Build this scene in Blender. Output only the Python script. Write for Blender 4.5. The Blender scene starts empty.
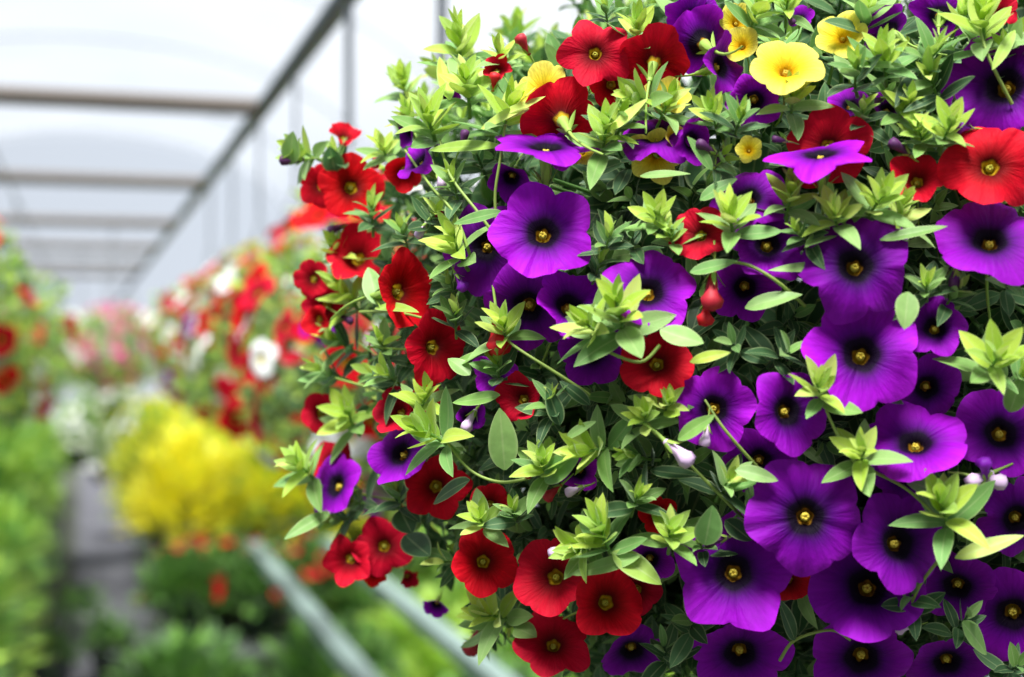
import bpy, math, random
import numpy as np
from mathutils import Vector, Matrix, Quaternion

S = bpy.context.scene
COL = S.collection

# ------------------------------------------------------------------ camera
YAW = math.radians(16.7)
CAMZ = 1.6
FPX = 1422.0
FWD = Vector((math.sin(YAW), math.cos(YAW), 0))
RGT = Vector((math.cos(YAW), -math.sin(YAW), 0))
UP = Vector((0, 0, 1))
CAM = Vector((0, 0, CAMZ))
cd = bpy.data.cameras.new('camera')
cam = bpy.data.objects.new('camera', cd)
COL.objects.link(cam)
cam.location = CAM
cam.rotation_euler = (math.radians(90), 0, -YAW)
cd.sensor_width = 36
cd.lens = 36 * FPX / 1024
cd.shift_y = 6.5 / 1024
cd.clip_start = 0.02
cd.dof.use_dof = True
cd.dof.focus_distance = 0.635
cd.dof.aperture_fstop = 5.4
S.camera = cam

# ------------------------------------------------------------------ world, sun, exposure
W = bpy.data.worlds.new('sky')
S.world = W
W.use_nodes = True
nt = W.node_tree
nt.nodes.clear()
out = nt.nodes.new('ShaderNodeOutputWorld')
bg = nt.nodes.new('ShaderNodeBackground')
tc = nt.nodes.new('ShaderNodeTexCoord')
dot = nt.nodes.new('ShaderNodeVectorMath'); dot.operation = 'DOT_PRODUCT'
sd = Vector((0.75, 0.72, 0.75)).normalized()
dot.inputs[1].default_value = sd
nt.links.new(tc.outputs['Generated'], dot.inputs[0])
rp = nt.nodes.new('ShaderNodeValToRGB')
rp.color_ramp.elements[0].position = 0.0
rp.color_ramp.elements[0].color = (0.12, 0.13, 0.15, 1)
rp.color_ramp.elements[1].position = 1.0
rp.color_ramp.elements[1].color = (1.25, 1.22, 1.2, 1)
e = rp.color_ramp.elements.new(0.55); e.color = (0.30, 0.32, 0.35, 1)
e = rp.color_ramp.elements.new(0.74); e.color = (0.46, 0.49, 0.54, 1)
e = rp.color_ramp.elements.new(0.85); e.color = (0.50, 0.54, 0.60, 1)
e = rp.color_ramp.elements.new(0.90); e.color = (0.66, 0.68, 0.71, 1)
ma = nt.nodes.new('ShaderNodeMath'); ma.operation = 'MULTIPLY_ADD'
ma.inputs[1].default_value = 0.5; ma.inputs[2].default_value = 0.5
nt.links.new(dot.outputs['Value'], ma.inputs[0])
nt.links.new(ma.outputs[0], rp.inputs[0])
nt.links.new(rp.outputs[0], bg.inputs['Color'])
bg.inputs['Strength'].default_value = 1.05
nt.links.new(bg.outputs[0], out.inputs[0])

sl = bpy.data.lights.new('sun', 'SUN')
sl.energy = 6.3
sl.angle = math.radians(24)
sl.color = (1.0, 0.98, 0.94)
sun = bpy.data.objects.new('sun', sl)
COL.objects.link(sun)
sun.rotation_euler = Vector((0.22, 0.42, -0.95)).to_track_quat('-Z', 'Y').to_euler()

vs = S.view_settings
vs.view_transform = 'Standard'
vs.look = 'None'
vs.gamma = 1
vs.use_curve_mapping = False
vs.exposure = 0.5
S.cycles.use_denoising = True
S.cycles.max_bounces = 6
S.cycles.transparent_max_bounces = 12
S.cycles.caustics_reflective = False
S.cycles.caustics_refractive = False

# ------------------------------------------------------------------ helpers
def mesh(name, V, F, mat, uv=None, col=None, smooth=True):
    me = bpy.data.meshes.new(name)
    V = np.asarray(V, dtype=np.float32).reshape(-1, 3)
    F = np.asarray(F, dtype=np.int32)
    n, k = F.shape
    me.vertices.add(len(V)); me.vertices.foreach_set('co', V.ravel())
    me.loops.add(n * k); me.loops.foreach_set('vertex_index', F.ravel())
    me.polygons.add(n)
    me.polygons.foreach_set('loop_start', np.arange(0, n * k, k, dtype=np.int32))
    me.polygons.foreach_set('loop_total', np.full(n, k, dtype=np.int32))
    me.polygons.foreach_set('use_smooth', np.full(n, smooth))
    if uv is not None:
        l = me.uv_layers.new(name='UVMap')
        uv = np.asarray(uv, dtype=np.float32)
        l.data.foreach_set('uv', uv[F.ravel()].ravel())
    if col is not None:
        a = me.color_attributes.new('Pigment', 'FLOAT_COLOR', 'POINT')
        a.data.foreach_set('color', np.asarray(col, dtype=np.float32).ravel())
    me.materials.append(mat)
    me.update(calc_edges=True)
    return me

def link(name, me, parent=None, M=None):
    o = bpy.data.objects.new(name, me)
    COL.objects.link(o)
    if parent is not None:
        o.parent = parent
    if M is not None:
        o.matrix_local = M
    return o

def tag(o, label=None, cat=None, group=None, kind=None):
    if label: o['label'] = label
    if cat: o['category'] = cat
    if group: o['group'] = group
    if kind: o['kind'] = kind
    return o

def empty(name, loc):
    o = bpy.data.objects.new(name, None)
    o.empty_display_size = 0.05
    COL.objects.link(o)
    o.location = loc
    return o

class MB:
    """collects quads"""
    def __init__(s): s.V = []; s.F = []; s.U = []; s.C = []; s.n = 0
    def add(s, V, F, U=None, C=None):
        V = np.asarray(V, float).reshape(-1, 3)
        s.V.append(V); s.F.append(np.asarray(F, int) + s.n)
        s.U.append(np.zeros((len(V), 2)) if U is None else np.asarray(U, float))
        s.C.append(np.ones((len(V), 4)) if C is None else np.asarray(C, float))
        s.n += len(V)
    def me(s, name, mat, smooth=True):
        return mesh(name, np.concatenate(s.V), np.concatenate(s.F), mat, np.concatenate(s.U), np.concatenate(s.C), smooth)

def grid_faces(nu, nv, wrap=False):
    """nu columns around / across, nv rows"""
    F = []
    for j in range(nv - 1):
        for i in range(nu if wrap else nu - 1):
            a = j * nu + i; b = j * nu + (i + 1) % nu
            F.append((a, b, b + nu, a + nu))
    return np.array(F)

def tube(path, rad, seg=6, caps=True):
    P = [Vector(p) for p in path]
    n = len(P)
    R = rad if hasattr(rad, '__len__') else [rad] * n
    V = []
    prev = None
    for i, p in enumerate(P):
        t = (P[min(i + 1, n - 1)] - P[max(i - 1, 0)]).normalized()
        if prev is None:
            a = t.orthogonal().normalized()
        else:
            a = (prev - t * prev.dot(t)).normalized()
        prev = a
        b = t.cross(a)
        for k in range(seg):
            th = 2 * math.pi * k / seg
            V.append(p + (a * math.cos(th) + b * math.sin(th)) * R[i])
    F = grid_faces(seg, n, True)
    if caps:
        V.append(P[0]); V.append(P[-1])
        ex = [(len(V) - 2, (k + 1) % seg, k, k) for k in range(seg)]
        b0 = (n - 1) * seg
        ex += [(len(V) - 1, b0 + k, b0 + (k + 1) % seg, b0 + (k + 1) % seg) for k in range(seg)]
        # degenerate quads avoided: rings collapse to centre through tiny quads
        F = np.concatenate([F, np.array([(f[0], f[1], f[2], f[2]) for f in ex])]) if False else F
        V = V[:-2]
    return np.array([tuple(v) for v in V]), F

def box(c, s):
    x, y, z = s[0] / 2, s[1] / 2, s[2] / 2
    V = [(c[0] + i * x, c[1] + j * y, c[2] + k * z) for k in (-1, 1) for j in (-1, 1) for i in (-1, 1)]
    F = [(0, 2, 3, 1), (4, 5, 7, 6), (0, 1, 5, 4), (2, 6, 7, 3), (0, 4, 6, 2), (1, 3, 7, 5)]
    return np.array(V), np.array(F)

def sr(*c):
    """sRGB 0-255 to linear"""
    return tuple(((x / 255) / 12.92 if x / 255 <= 0.04045 else ((x / 255 + 0.055) / 1.055) ** 2.4) for x in c[:3]) + (1,)

def frame(z, roll=0.0):
    """rotation matrix whose +Z is z"""
    z = Vector(z).normalized()
    q = z.to_track_quat('Z', 'Y')
    return q.to_matrix().to_4x4() @ Matrix.Rotation(roll, 4, 'Z')

# ------------------------------------------------------------------ materials
def newmat(name):
    m = bpy.data.materials.new(name)
    m.use_nodes = True
    n = m.node_tree
    p = n.nodes['Principled BSDF']
    return m, n, p

def plain(name, c, rough=0.6, metal=0.0, noise=0.15, scale=20, bump=0.0):
    m, n, p = newmat(name)
    t = n.nodes.new('ShaderNodeTexCoord')
    nz = n.nodes.new('ShaderNodeTexNoise'); nz.inputs['Scale'].default_value = scale
    nz.inputs['Detail'].default_value = 4
    n.links.new(t.outputs['Object'], nz.inputs['Vector'])
    mx = n.nodes.new('ShaderNodeMix'); mx.data_type = 'RGBA'
    mx.inputs['A'].default_value = tuple(x * (1 - noise) for x in c[:3]) + (1,)
    mx.inputs['B'].default_value = tuple(min(1, x * (1 + noise)) for x in c[:3]) + (1,)
    n.links.new(nz.outputs['Fac'], mx.inputs['Factor'])
    n.links.new(mx.outputs['Result'], p.inputs['Base Color'])
    p.inputs['Roughness'].default_value = rough
    p.inputs['Metallic'].default_value = metal
    if bump:
        b = n.nodes.new('ShaderNodeBump'); b.inputs['Strength'].default_value = bump
        n.links.new(nz.outputs['Fac'], b.inputs['Height'])
        n.links.new(b.outputs[0], p.inputs['Normal'])
    return m

def petal_mat(name, stops, var=0.18, rough=0.62, trans=0.22, vein=0.12, tcol=None):
    """stops: colours from the throat to the rim, along v"""
    m, n, p = newmat(name)
    N, L = n.nodes, n.links
    uv = N.new('ShaderNodeUVMap'); uv.uv_map = 'UVMap'
    sp = N.new('ShaderNodeSeparateXYZ'); L.new(uv.outputs[0], sp.inputs[0])
    r = N.new('ShaderNodeValToRGB')
    while len(r.color_ramp.elements) < len(stops):
        r.color_ramp.elements.new(0.5)
    for el, (pos, c) in zip(r.color_ramp.elements, stops):
        el.position = pos; el.color = c
    # dark star along the five mid veins: distort v by angle
    ang = N.new('ShaderNodeMath'); ang.operation = 'MULTIPLY'; ang.inputs[1].default_value = 2 * math.pi * 5
    L.new(sp.outputs['X'], ang.inputs[0])
    cs = N.new('ShaderNodeMath'); cs.operation = 'COSINE'; L.new(ang.outputs[0], cs.inputs[0])
    st = N.new('ShaderNodeMath'); st.operation = 'MULTIPLY_ADD'
    st.inputs[1].default_value = 0.012
    L.new(cs.outputs[0], st.inputs[0]); L.new(sp.outputs['Y'], st.inputs[2])
    L.new(st.outputs[0], r.inputs[0])
    # fine radial veins
    cb = N.new('ShaderNodeCombineXYZ')
    mu = N.new('ShaderNodeMath'); mu.operation = 'MULTIPLY'; mu.inputs[1].default_value = 60
    L.new(sp.outputs['X'], mu.inputs[0]); L.new(mu.outputs[0], cb.inputs[0])
    mv = N.new('ShaderNodeMath'); mv.operation = 'MULTIPLY'; mv.inputs[1].default_value = 3
    L.new(sp.outputs['Y'], mv.inputs[0]); L.new(mv.outputs[0], cb.inputs[1])
    nz = N.new('ShaderNodeTexNoise'); nz.inputs['Scale'].default_value = 1.0; nz.inputs['Detail'].default_value = 3
    L.new(cb.outputs[0], nz.inputs['Vector'])
    oi = N.new('ShaderNodeObjectInfo')
    hs = N.new('ShaderNodeHueSaturation')
    mr = N.new('ShaderNodeMapRange'); mr.inputs['From Min'].default_value = 0.25; mr.inputs['From Max'].default_value = 0.75
    mr.inputs['To Min'].default_value = 1 - vein * 1.6; mr.inputs['To Max'].default_value = 1 + vein
    L.new(nz.outputs['Fac'], mr.inputs['Value'])
    mo = N.new('ShaderNodeMapRange'); mo.inputs['To Min'].default_value = 1 - var; mo.inputs['To Max'].default_value = 1 + var
    L.new(oi.outputs['Random'], mo.inputs['Value'])
    mm = N.new('ShaderNodeMath'); mm.operation = 'MULTIPLY'
    L.new(mr.outputs[0], mm.inputs[0]); L.new(mo.outputs[0], mm.inputs[1])
    L.new(mm.outputs[0], hs.inputs['Value'])
    mh = N.new('ShaderNodeMapRange'); mh.inputs['To Min'].default_value = 0.495; mh.inputs['To Max'].default_value = 0.503
    L.new(oi.outputs['Random'], mh.inputs['Value']); L.new(mh.outputs[0], hs.inputs['Hue'])
    L.new(r.outputs[0], hs.inputs['Color'])
    L.new(hs.outputs[0], p.inputs['Base Color'])
    p.inputs['Roughness'].default_value = rough
    p.inputs['Specular IOR Level'].default_value = 0.12
    p.inputs['Sheen Weight'].default_value = 0.03
    p.inputs['Sheen Roughness'].default_value = 0.4
    if tcol: p.inputs['Sheen Tint'].default_value = tcol
    b = N.new('ShaderNodeBump'); b.inputs['Strength'].default_value = 0.5; b.inputs['Distance'].default_value = 0.0015
    L.new(nz.outputs['Fac'], b.inputs['Height']); L.new(b.outputs[0], p.inputs['Normal'])
    tr = N.new('ShaderNodeBsdfTranslucent'); L.new(hs.outputs[0], tr.inputs['Color'])
    mx = N.new('ShaderNodeMixShader'); mx.inputs[0].default_value = trans
    L.new(p.outputs[0], mx.inputs[1]); L.new(tr.outputs[0], mx.inputs[2])
    L.new(mx.outputs[0], n.nodes['Material Output'].inputs['Surface'])
    return m

def leaf_mat(name, rough=0.5, trans=0.3, sheen=0.25):
    m, n, p = newmat(name)
    N, L = n.nodes, n.links
    a = N.new('ShaderNodeAttribute'); a.attribute_name = 'Pigment'
    uv = N.new('ShaderNodeUVMap'); uv.uv_map = 'UVMap'
    sp = N.new('ShaderNodeSeparateXYZ'); L.new(uv.outputs[0], sp.inputs[0])
    # pale midrib and downy margin (u: -1..1 across)
    ab = N.new('ShaderNodeMath'); ab.operation = 'ABSOLUTE'; L.new(sp.outputs['X'], ab.inputs[0])
    r = N.new('ShaderNodeValToRGB')
    els = r.color_ramp.elements
    els[0].position = 0.0; els[0].color = (0.35,) * 3 + (1,)
    els[1].position = 1.0; els[1].color = (0.55,) * 3 + (1,)
    for q, v in ((0.12, 0.0), (0.80, 0.0)):
        x = els.new(q); x.color = (v, v, v, 1)
    L.new(ab.outputs[0], r.inputs[0])
    mx = N.new('ShaderNodeMix'); mx.data_type = 'RGBA'
    L.new(r.outputs[0], mx.inputs['Factor']); L.new(a.outputs['Color'], mx.inputs['A'])
    mx.inputs['B'].default_value = sr(196, 214, 150)
    t = N.new('ShaderNodeTexCoord')
    nz = N.new('ShaderNodeTexNoise'); nz.inputs['Scale'].default_value = 160; nz.inputs['Detail'].default_value = 3
    L.new(t.outputs['Object'], nz.inputs['Vector'])
    hs = N.new('ShaderNodeHueSaturation')
    mr = N.new('ShaderNodeMapRange'); mr.inputs['To Min'].default_value = 0.72; mr.inputs['To Max'].default_value = 1.28
    L.new(nz.outputs['Fac'], mr.inputs['Value']); L.new(mr.outputs[0], hs.inputs['Value'])
    L.new(mx.outputs['Result'], hs.inputs['Color'])
    L.new(hs.outputs[0], p.inputs['Base Color'])
    p.inputs['Roughness'].default_value = rough
    p.inputs['Specular IOR Level'].default_value = 0.45
    p.inputs['Sheen Weight'].default_value = sheen
    p.inputs['Sheen Roughness'].default_value = 0.35
    b = N.new('ShaderNodeBump'); b.inputs['Strength'].default_value = 0.3; b.inputs['Distance'].default_value = 0.001
    L.new(nz.outputs['Fac'], b.inputs['Height']); L.new(b.outputs[0], p.inputs['Normal'])
    tr = N.new('ShaderNodeBsdfTranslucent'); L.new(hs.outputs[0], tr.inputs['Color'])
    ms = N.new('ShaderNodeMixShader'); ms.inputs[0].default_value = trans
    L.new(p.outputs[0], ms.inputs[1]); L.new(tr.outputs[0], ms.inputs[2])
    L.new(ms.outputs[0], n.nodes['Material Output'].inputs['Surface'])
    return m

EYE = sr(200, 172, 40)
M_PUR = petal_mat('purple_petal', [(0, EYE), (0.13, sr(190, 140, 30)), (0.16, sr(12, 4, 16)), (0.29, sr(22, 2, 36)), (0.44, sr(96, 2, 132)), (0.7, sr(144, 6, 178)), (1, sr(168, 24, 202))], var=0.28, tcol=sr(190, 120, 230))
M_RED = petal_mat('red_petal', [(0, EYE), (0.15, sr(215, 175, 35)), (0.20, sr(90, 4, 4)), (0.36, sr(150, 4, 14)), (0.6, sr(208, 8, 32)), (1, sr(226, 20, 44))], var=0.2, tcol=sr(250, 130, 120))
M_YEL = petal_mat('yellow_petal', [(0, sr(230, 170, 10)), (0.25, sr(240, 190, 15)), (0.45, sr(246, 222, 50)), (1, sr(250, 238, 110))], var=0.08)
M_WHT = petal_mat('white_petal', [(0, sr(220, 200, 60)), (0.2, sr(225, 215, 120)), (0.35, sr(240, 240, 238)), (1, sr(250, 250, 250))], var=0.03, vein=0.03)
M_PNK = petal_mat('pink_petal', [(0, sr(220, 200, 60)), (0.2, sr(150, 30, 80)), (0.4, sr(235, 90, 150)), (1, sr(245, 130, 180))], var=0.1)
M_EYEY = plain('pollen_yellow', sr(210, 186, 62), 0.7, noise=0.4, scale=900)
M_EYEG = plain('stigma_green', sr(170, 165, 50), 0.6, noise=0.4, scale=900)
M_CAL = plain('calyx_green', sr(150, 182, 78), 0.6, noise=0.25, scale=200)
M_STEM = plain('stem_green', sr(140, 165, 75), 0.55, noise=0.25, scale=90)
M_BUDP = plain('bud_purple', sr(90, 40, 95), 0.6, noise=0.5, scale=260)
M_BUDR = plain('bud_red', sr(180, 25, 45), 0.6, noise=0.4, scale=260)
M_BUDK = plain('bud_pale_pink', sr(222, 190, 226), 0.6, noise=0.15, scale=260)
M_BUDS = plain('bud_scarlet', sr(214, 16, 30), 0.6, noise=0.3, scale=260)
M_BUDV = plain('bud_violet', sr(135, 20, 180), 0.6, noise=0.3, scale=260)
M_LEAF = leaf_mat('leaf_green')
M_POT = plain('pot_plastic', sr(38, 60, 44), 0.5, noise=0.1)
M_SOIL = plain('potting_soil', sr(52, 38, 28), 0.95, noise=0.5, scale=120, bump=0.5)
M_WIRE = plain('galvanised_wire', sr(150, 155, 160), 0.4, 0.7, 0.1)
M_PIPE = plain('galvanised_pipe', sr(86, 98, 108), 0.6, 0.1, 0.18, 3)
M_RUST = plain('weathered_pipe', sr(112, 104, 98), 0.7, 0.1, 0.2, 3)
M_RAIL = plain('bench_rail_metal', sr(134, 156, 148), 0.5, 0.2, 0.1, 6)
M_BENCH = plain('bench_mesh', sr(96, 104, 96), 0.7, 0.1, 0.2, 15)
M_GREYPOT = plain('grey_pot', sr(110, 112, 118), 0.6, noise=0.12)
M_BASKETPOT = plain('white_pot', sr(205, 208, 206), 0.5, noise=0.05)

# leaf pigments
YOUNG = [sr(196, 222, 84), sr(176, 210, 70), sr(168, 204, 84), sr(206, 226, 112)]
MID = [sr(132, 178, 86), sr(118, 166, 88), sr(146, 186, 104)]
OLD_SHADED = [sr(70, 110, 60), sr(62, 102, 58), sr(82, 124, 76), sr(52, 90, 48)]  # older leaves, darkened further so gaps in the mound read as shade

# ------------------------------------------------------------------ plant geometry
def leaf_geo(length, width, rng, curl=0.25, fold=0.25, nu=5, nv=8, yaw=0.0):
    """blade along +X, face up +Z, root at origin"""
    V = []; U = []
    cu = curl * rng.uniform(0.3, 1.5) * rng.choice((1, 1, 1, -0.6))
    tw = rng.uniform(-0.35, 0.35)
    for j in range(nv):
        t = j / (nv - 1)
        w = width * 0.5 * (math.sin(math.pi * min(1, t ** 0.82)) ** 0.72 if 0 < t < 1 else 0.0)
        w = max(w, width * 0.045 if t < 0.5 else width * 0.012)
        x = length * t; z = -cu * length * t * t
        for i in range(nu):
            s = -1 + 2 * i / (nu - 1)
            a = tw * t
            yy = s * w; zz = abs(s) * w * fold
            V.append((x, yy * math.cos(a) - zz * math.sin(a), z + yy * math.sin(a) + zz * math.cos(a)))
            U.append((s, t))
    return np.array(V), grid_faces(nu, nv), np.array(U)

def xf(V, M):
    A = np.array(M)
    return V @ A[:3, :3].T + A[:3, 3]

def add_leaf(mb, M, length, width, c, rng, nu=5, nv=8, curl=0.25, fold=0.25):
    V, F, U = leaf_geo(length, width, rng, curl, fold, nu, nv)
    k = rng.uniform(0.85, 1.15)
    C = np.tile(np.array([c[0] * k, c[1] * k, c[2] * k, 1.0]), (len(V), 1))
    mb.add(xf(V, M), F, U, C)

def shoot_geo(mb, seed, base=Matrix.Identity(4), size=1.0, tone=0, n=13, nu=5, nv=8, spread=1.0):
    """leafy tip along +Z, overall reach about 1; tone 0 bright, 1 mid, 2 dark"""
    rng = random.Random(seed)
    bend = Vector((rng.uniform(-.15, .15), rng.uniform(-.15, .15), 0))
    H = 0.62
    def pos(t): return Vector((0, 0, (t - 0.62) * H / 0.62 * 0.62)) + bend * (t * t)
    P = [base @ (pos(i / 5) * size) for i in range(6)]
    V, F = tube(P, [size * (0.028 - 0.012 * i / 5) for i in range(6)], 6)
    sc = (MID if tone < 2 else OLD_SHADED)[0]
    mb.add(V, F, np.full((len(V), 2), 0.5), np.tile(np.array(sc), (len(V), 1)))
    ph = rng.uniform(0, 6.28)
    for i in range(n):
        t = (i + 0.5) / n
        az = ph + i * 2.39996 + rng.uniform(-.25, .25)
        el = math.radians((8 + 72 * t ** 0.85) if tone < 2 else (0 + 65 * t)) + rng.uniform(-.15, .15)   # from horizontal towards the axis
        el *= spread
        ln = size * (0.66 - 0.32 * t) * rng.uniform(0.82, 1.15)
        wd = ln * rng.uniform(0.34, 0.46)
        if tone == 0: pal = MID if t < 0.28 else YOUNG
        elif tone == 1: pal = OLD_SHADED if t < 0.3 else (MID if t < 0.7 else YOUNG)
        else: pal = OLD_SHADED if t < 0.7 else MID
        M = base @ Matrix.Translation(pos(0.25 + 0.75 * t) * size) @ Matrix.Rotation(az, 4, 'Z') @ Matrix.Rotation(-el, 4, 'Y') @ Matrix.Rotation(rng.uniform(-.3, .3), 4, 'X')
        add_leaf(mb, M, ln, wd, rng.choice(pal), rng, nu, nv, curl=rng.uniform(.1, .35))

PROF_S = [0, .06, .11, .145, .18, .22, .28, .36, .46, .58, .70, .81, .90, .96, 1.0]
PROF_R = [.015, .08, .11, .135, .165, .205, .275, .36, .46, .58, .70, .81, .90, .96, 1.0]
PROF_Z = [-.36, -.35, -.26, -.18, -.11, -.065, -.03, -.005, .012, .025, .03, .028, .02, .01, 0.0]

def corolla(seed, cup=0.0, ruffle=1.0, seg=60, S_=None, lobe=0.15, point=0.0):
    rng = random.Random(seed)
    idx = range(len(PROF_S)) if S_ is None else S_
    h = [(k, rng.uniform(-1, 1) * a * ruffle, rng.uniform(0, 6.28)) for k, a in ((2, .11), (3, .09), (5, .04), (7, .035), (10, .025), (15, .014), (19, .012), (27, .010), (34, .007))]
    hr = [(k, rng.uniform(-1, 1) * a, rng.uniform(0, 6.28)) for k, a in ((1, .04), (2, .05), (3, .03), (5, .03))]
    drop = [rng.uniform(-.34, .16) * ruffle for _ in range(5)]
    V = []; U = []
    for i in idx:
        s, r0, z0 = PROF_S[i], PROF_R[i], PROF_Z[i]
        for k in range(seg):
            th = 2 * math.pi * k / seg
            q = abs(math.cos(2.5 * th))      # 1 at lobe middles (th=0,72..), 0 at notches
            out = (1 - lobe) + lobe * q ** 0.55 + point * q ** 6 * .12
            f = 1 + (out - 1) * s ** 3
            f *= 1 + s * sum(a * math.cos(n_ * th + p) for n_, a, p in hr)
            z = z0 + s * s * sum(a * math.sin(n_ * th + p) for n_, a, p in h)
            li = (th / (2 * math.pi) * 5) % 5
            a0 = int(round(li)) % 5
            z += drop[a0] * q ** 0.8 * s ** 3
            z -= 0.035 * s * (1 - s * .4) * math.exp(-((1 - q) / .02)) + 0.05 * s * s * math.exp(-(q / .22) ** 2)
            r = r0 * f
            if s > .2:
                w = (s - .2) / .8
                z += cup * 0.75 * w ** 1.3
                r *= 1 - abs(cup) * 0.42 * w
            V.append((r * math.cos(th), r * math.sin(th), z))
            U.append((k / seg, s))
    n = len(list(idx))
    F = []
    for j in range(n - 1):
        for k in range(seg):
            a = j * seg + k; b = j * seg + (k + 1) % seg
            F.append((a, b, b + seg, a + seg))
    U = np.array(U)
    return np.array(V), np.array(F), U

def lathe(prof, seg=12):
    V = [(r * math.cos(2 * math.pi * k / seg), r * math.sin(2 * math.pi * k / seg), z) for r, z in prof for k in range(seg)]
    return np.array(V), grid_faces(seg, len(prof), True)

def make_stamen(mat, R=1.0):
    mb = MB()
    rng = random.Random(4)
    V, F = lathe([(.001, -.10), (.05, -.105), (.078, -.13), (.075, -.17), (.02, -.3)], 10); mb.add(V, F)
    for k in range(5):
        a = k * 1.2566 + .3
        c = Vector((.04 * math.cos(a), .04 * math.sin(a), -.10 + .015 * (k % 2)))
        pr = [(.001, .026), (.022, .018), (.03, 0), (.022, -.018), (.001, -.026)]
        V, F = lathe(pr, 8)
        mb.add(V + np.array(c), F)
        V, F = tube([c, Vector((.02 * math.cos(a), .02 * math.sin(a), -.33))], .008, 5)
        mb.add(V, F)
    return mb.me('stamen', mat)

def make_calyx(rng_seed):
    """green tube behind the corolla, five narrow sepals and the bent flower stalk"""
    rng = random.Random(rng_seed)
    mb = MB()
    V, F = lathe([(.14, -.22), (.125, -.30), (.10, -.42), (.085, -.6), (.075, -.78), (.06, -.86)], 10)
    mb.add(V, F)
    for k in range(5):
        a = k * 1.2566 + rng.uniform(-.15, .15)
        M = Matrix.Translation((.05 * math.cos(a), .05 * math.sin(a), -.80)) @ Matrix.Rotation(a, 4, 'Z') @ Matrix.Rotation(-math.radians(rng.uniform(48, 72)), 4, 'Y')
        V, F, U = leaf_geo(rng.uniform(.42, .56), .11, rng, .2, .3, 3, 6)
        mb.add(xf(V, M), F, U)
    d = Vector((rng.uniform(-.3, .3), rng.uniform(-.3, .3), -1))
    P = [Vector((0, 0, -.84)) + Vector((d.x * t * t, d.y * t * t, -t * 1.1)) for t in (0, .25, .5, .75, 1, 1.3)]
    V, F = tube(P, [.045, .034, .03, .03, .028, .026], 6)
    mb.add(V, F)
    return mb.me('calyx', M_CAL)

CALYX = [make_calyx(i) for i in range(4)]
STAM = {'P': make_stamen(M_EYEY), 'R': make_stamen(M_EYEG), 'Y': make_stamen(M_EYEY)}
PM = {'P': M_PUR, 'R': M_RED, 'Y': M_YEL, 'W': M_WHT, 'K': M_PNK}
FLAB = {'P': 'purple flower with a near-black throat and yellow eye', 'R': 'red flower with a dark throat and yellow eye', 'Y': 'pale yellow flower with a golden throat'}

# ------------------------------------------------------------------ main hanging basket
BC = CAM + RGT * 0.182 + FWD * 0.80 + UP * 0.012      # centre of the mound
AX = (0.268, 0.205, 0.222)                                 # half sizes: across, depth, up
PW = 2.5
def imp(p):
    d = p - BC
    c = (d.dot(RGT) / AX[0], d.dot(FWD) / AX[1], d.dot(UP) / AX[2])
    return sum(abs(x) ** PW for x in c) ** (1 / PW)
def ray(px, py):
    return (FWD + RGT * ((px - 512) / FPX) + UP * ((345 - py) / FPX))
def surf(px, py):
    d = ray(px, py)
    best = None; bt = 0
    t = 0.5
    while t < 0.95:
        v = imp(CAM + d * t)
        if v <= 1: return CAM + d * t, t
        if best is None or v < best: best, bt = v, t
        t += 0.003
    return CAM + d * bt, bt
def outward(p):
    d = p - BC
    g = RGT * (d.dot(RGT) / AX[0] ** 2) + FWD * (d.dot(FWD) / AX[1] ** 2) + UP * (d.dot(UP) / AX[2] ** 2)
    return g.normalized()
def at(px, py, layer):
    """a point on the mound seen in that direction; layer metres out from (+) or into (-) the mound"""
    p, t = surf(px, py)
    return CAM + ray(px, py) * (t - layer), t - layer

basket = empty('hanging_basket', BC - UP * 0.16)
tag(basket, 'big sharp hanging basket overflowing with purple, red and yellow flowers', 'hanging basket')
bpy.context.view_layer.update()
BI = Matrix.Translation(-(basket.location))
def put(name, me, M): return link(name, me, basket, BI @ M)

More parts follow.
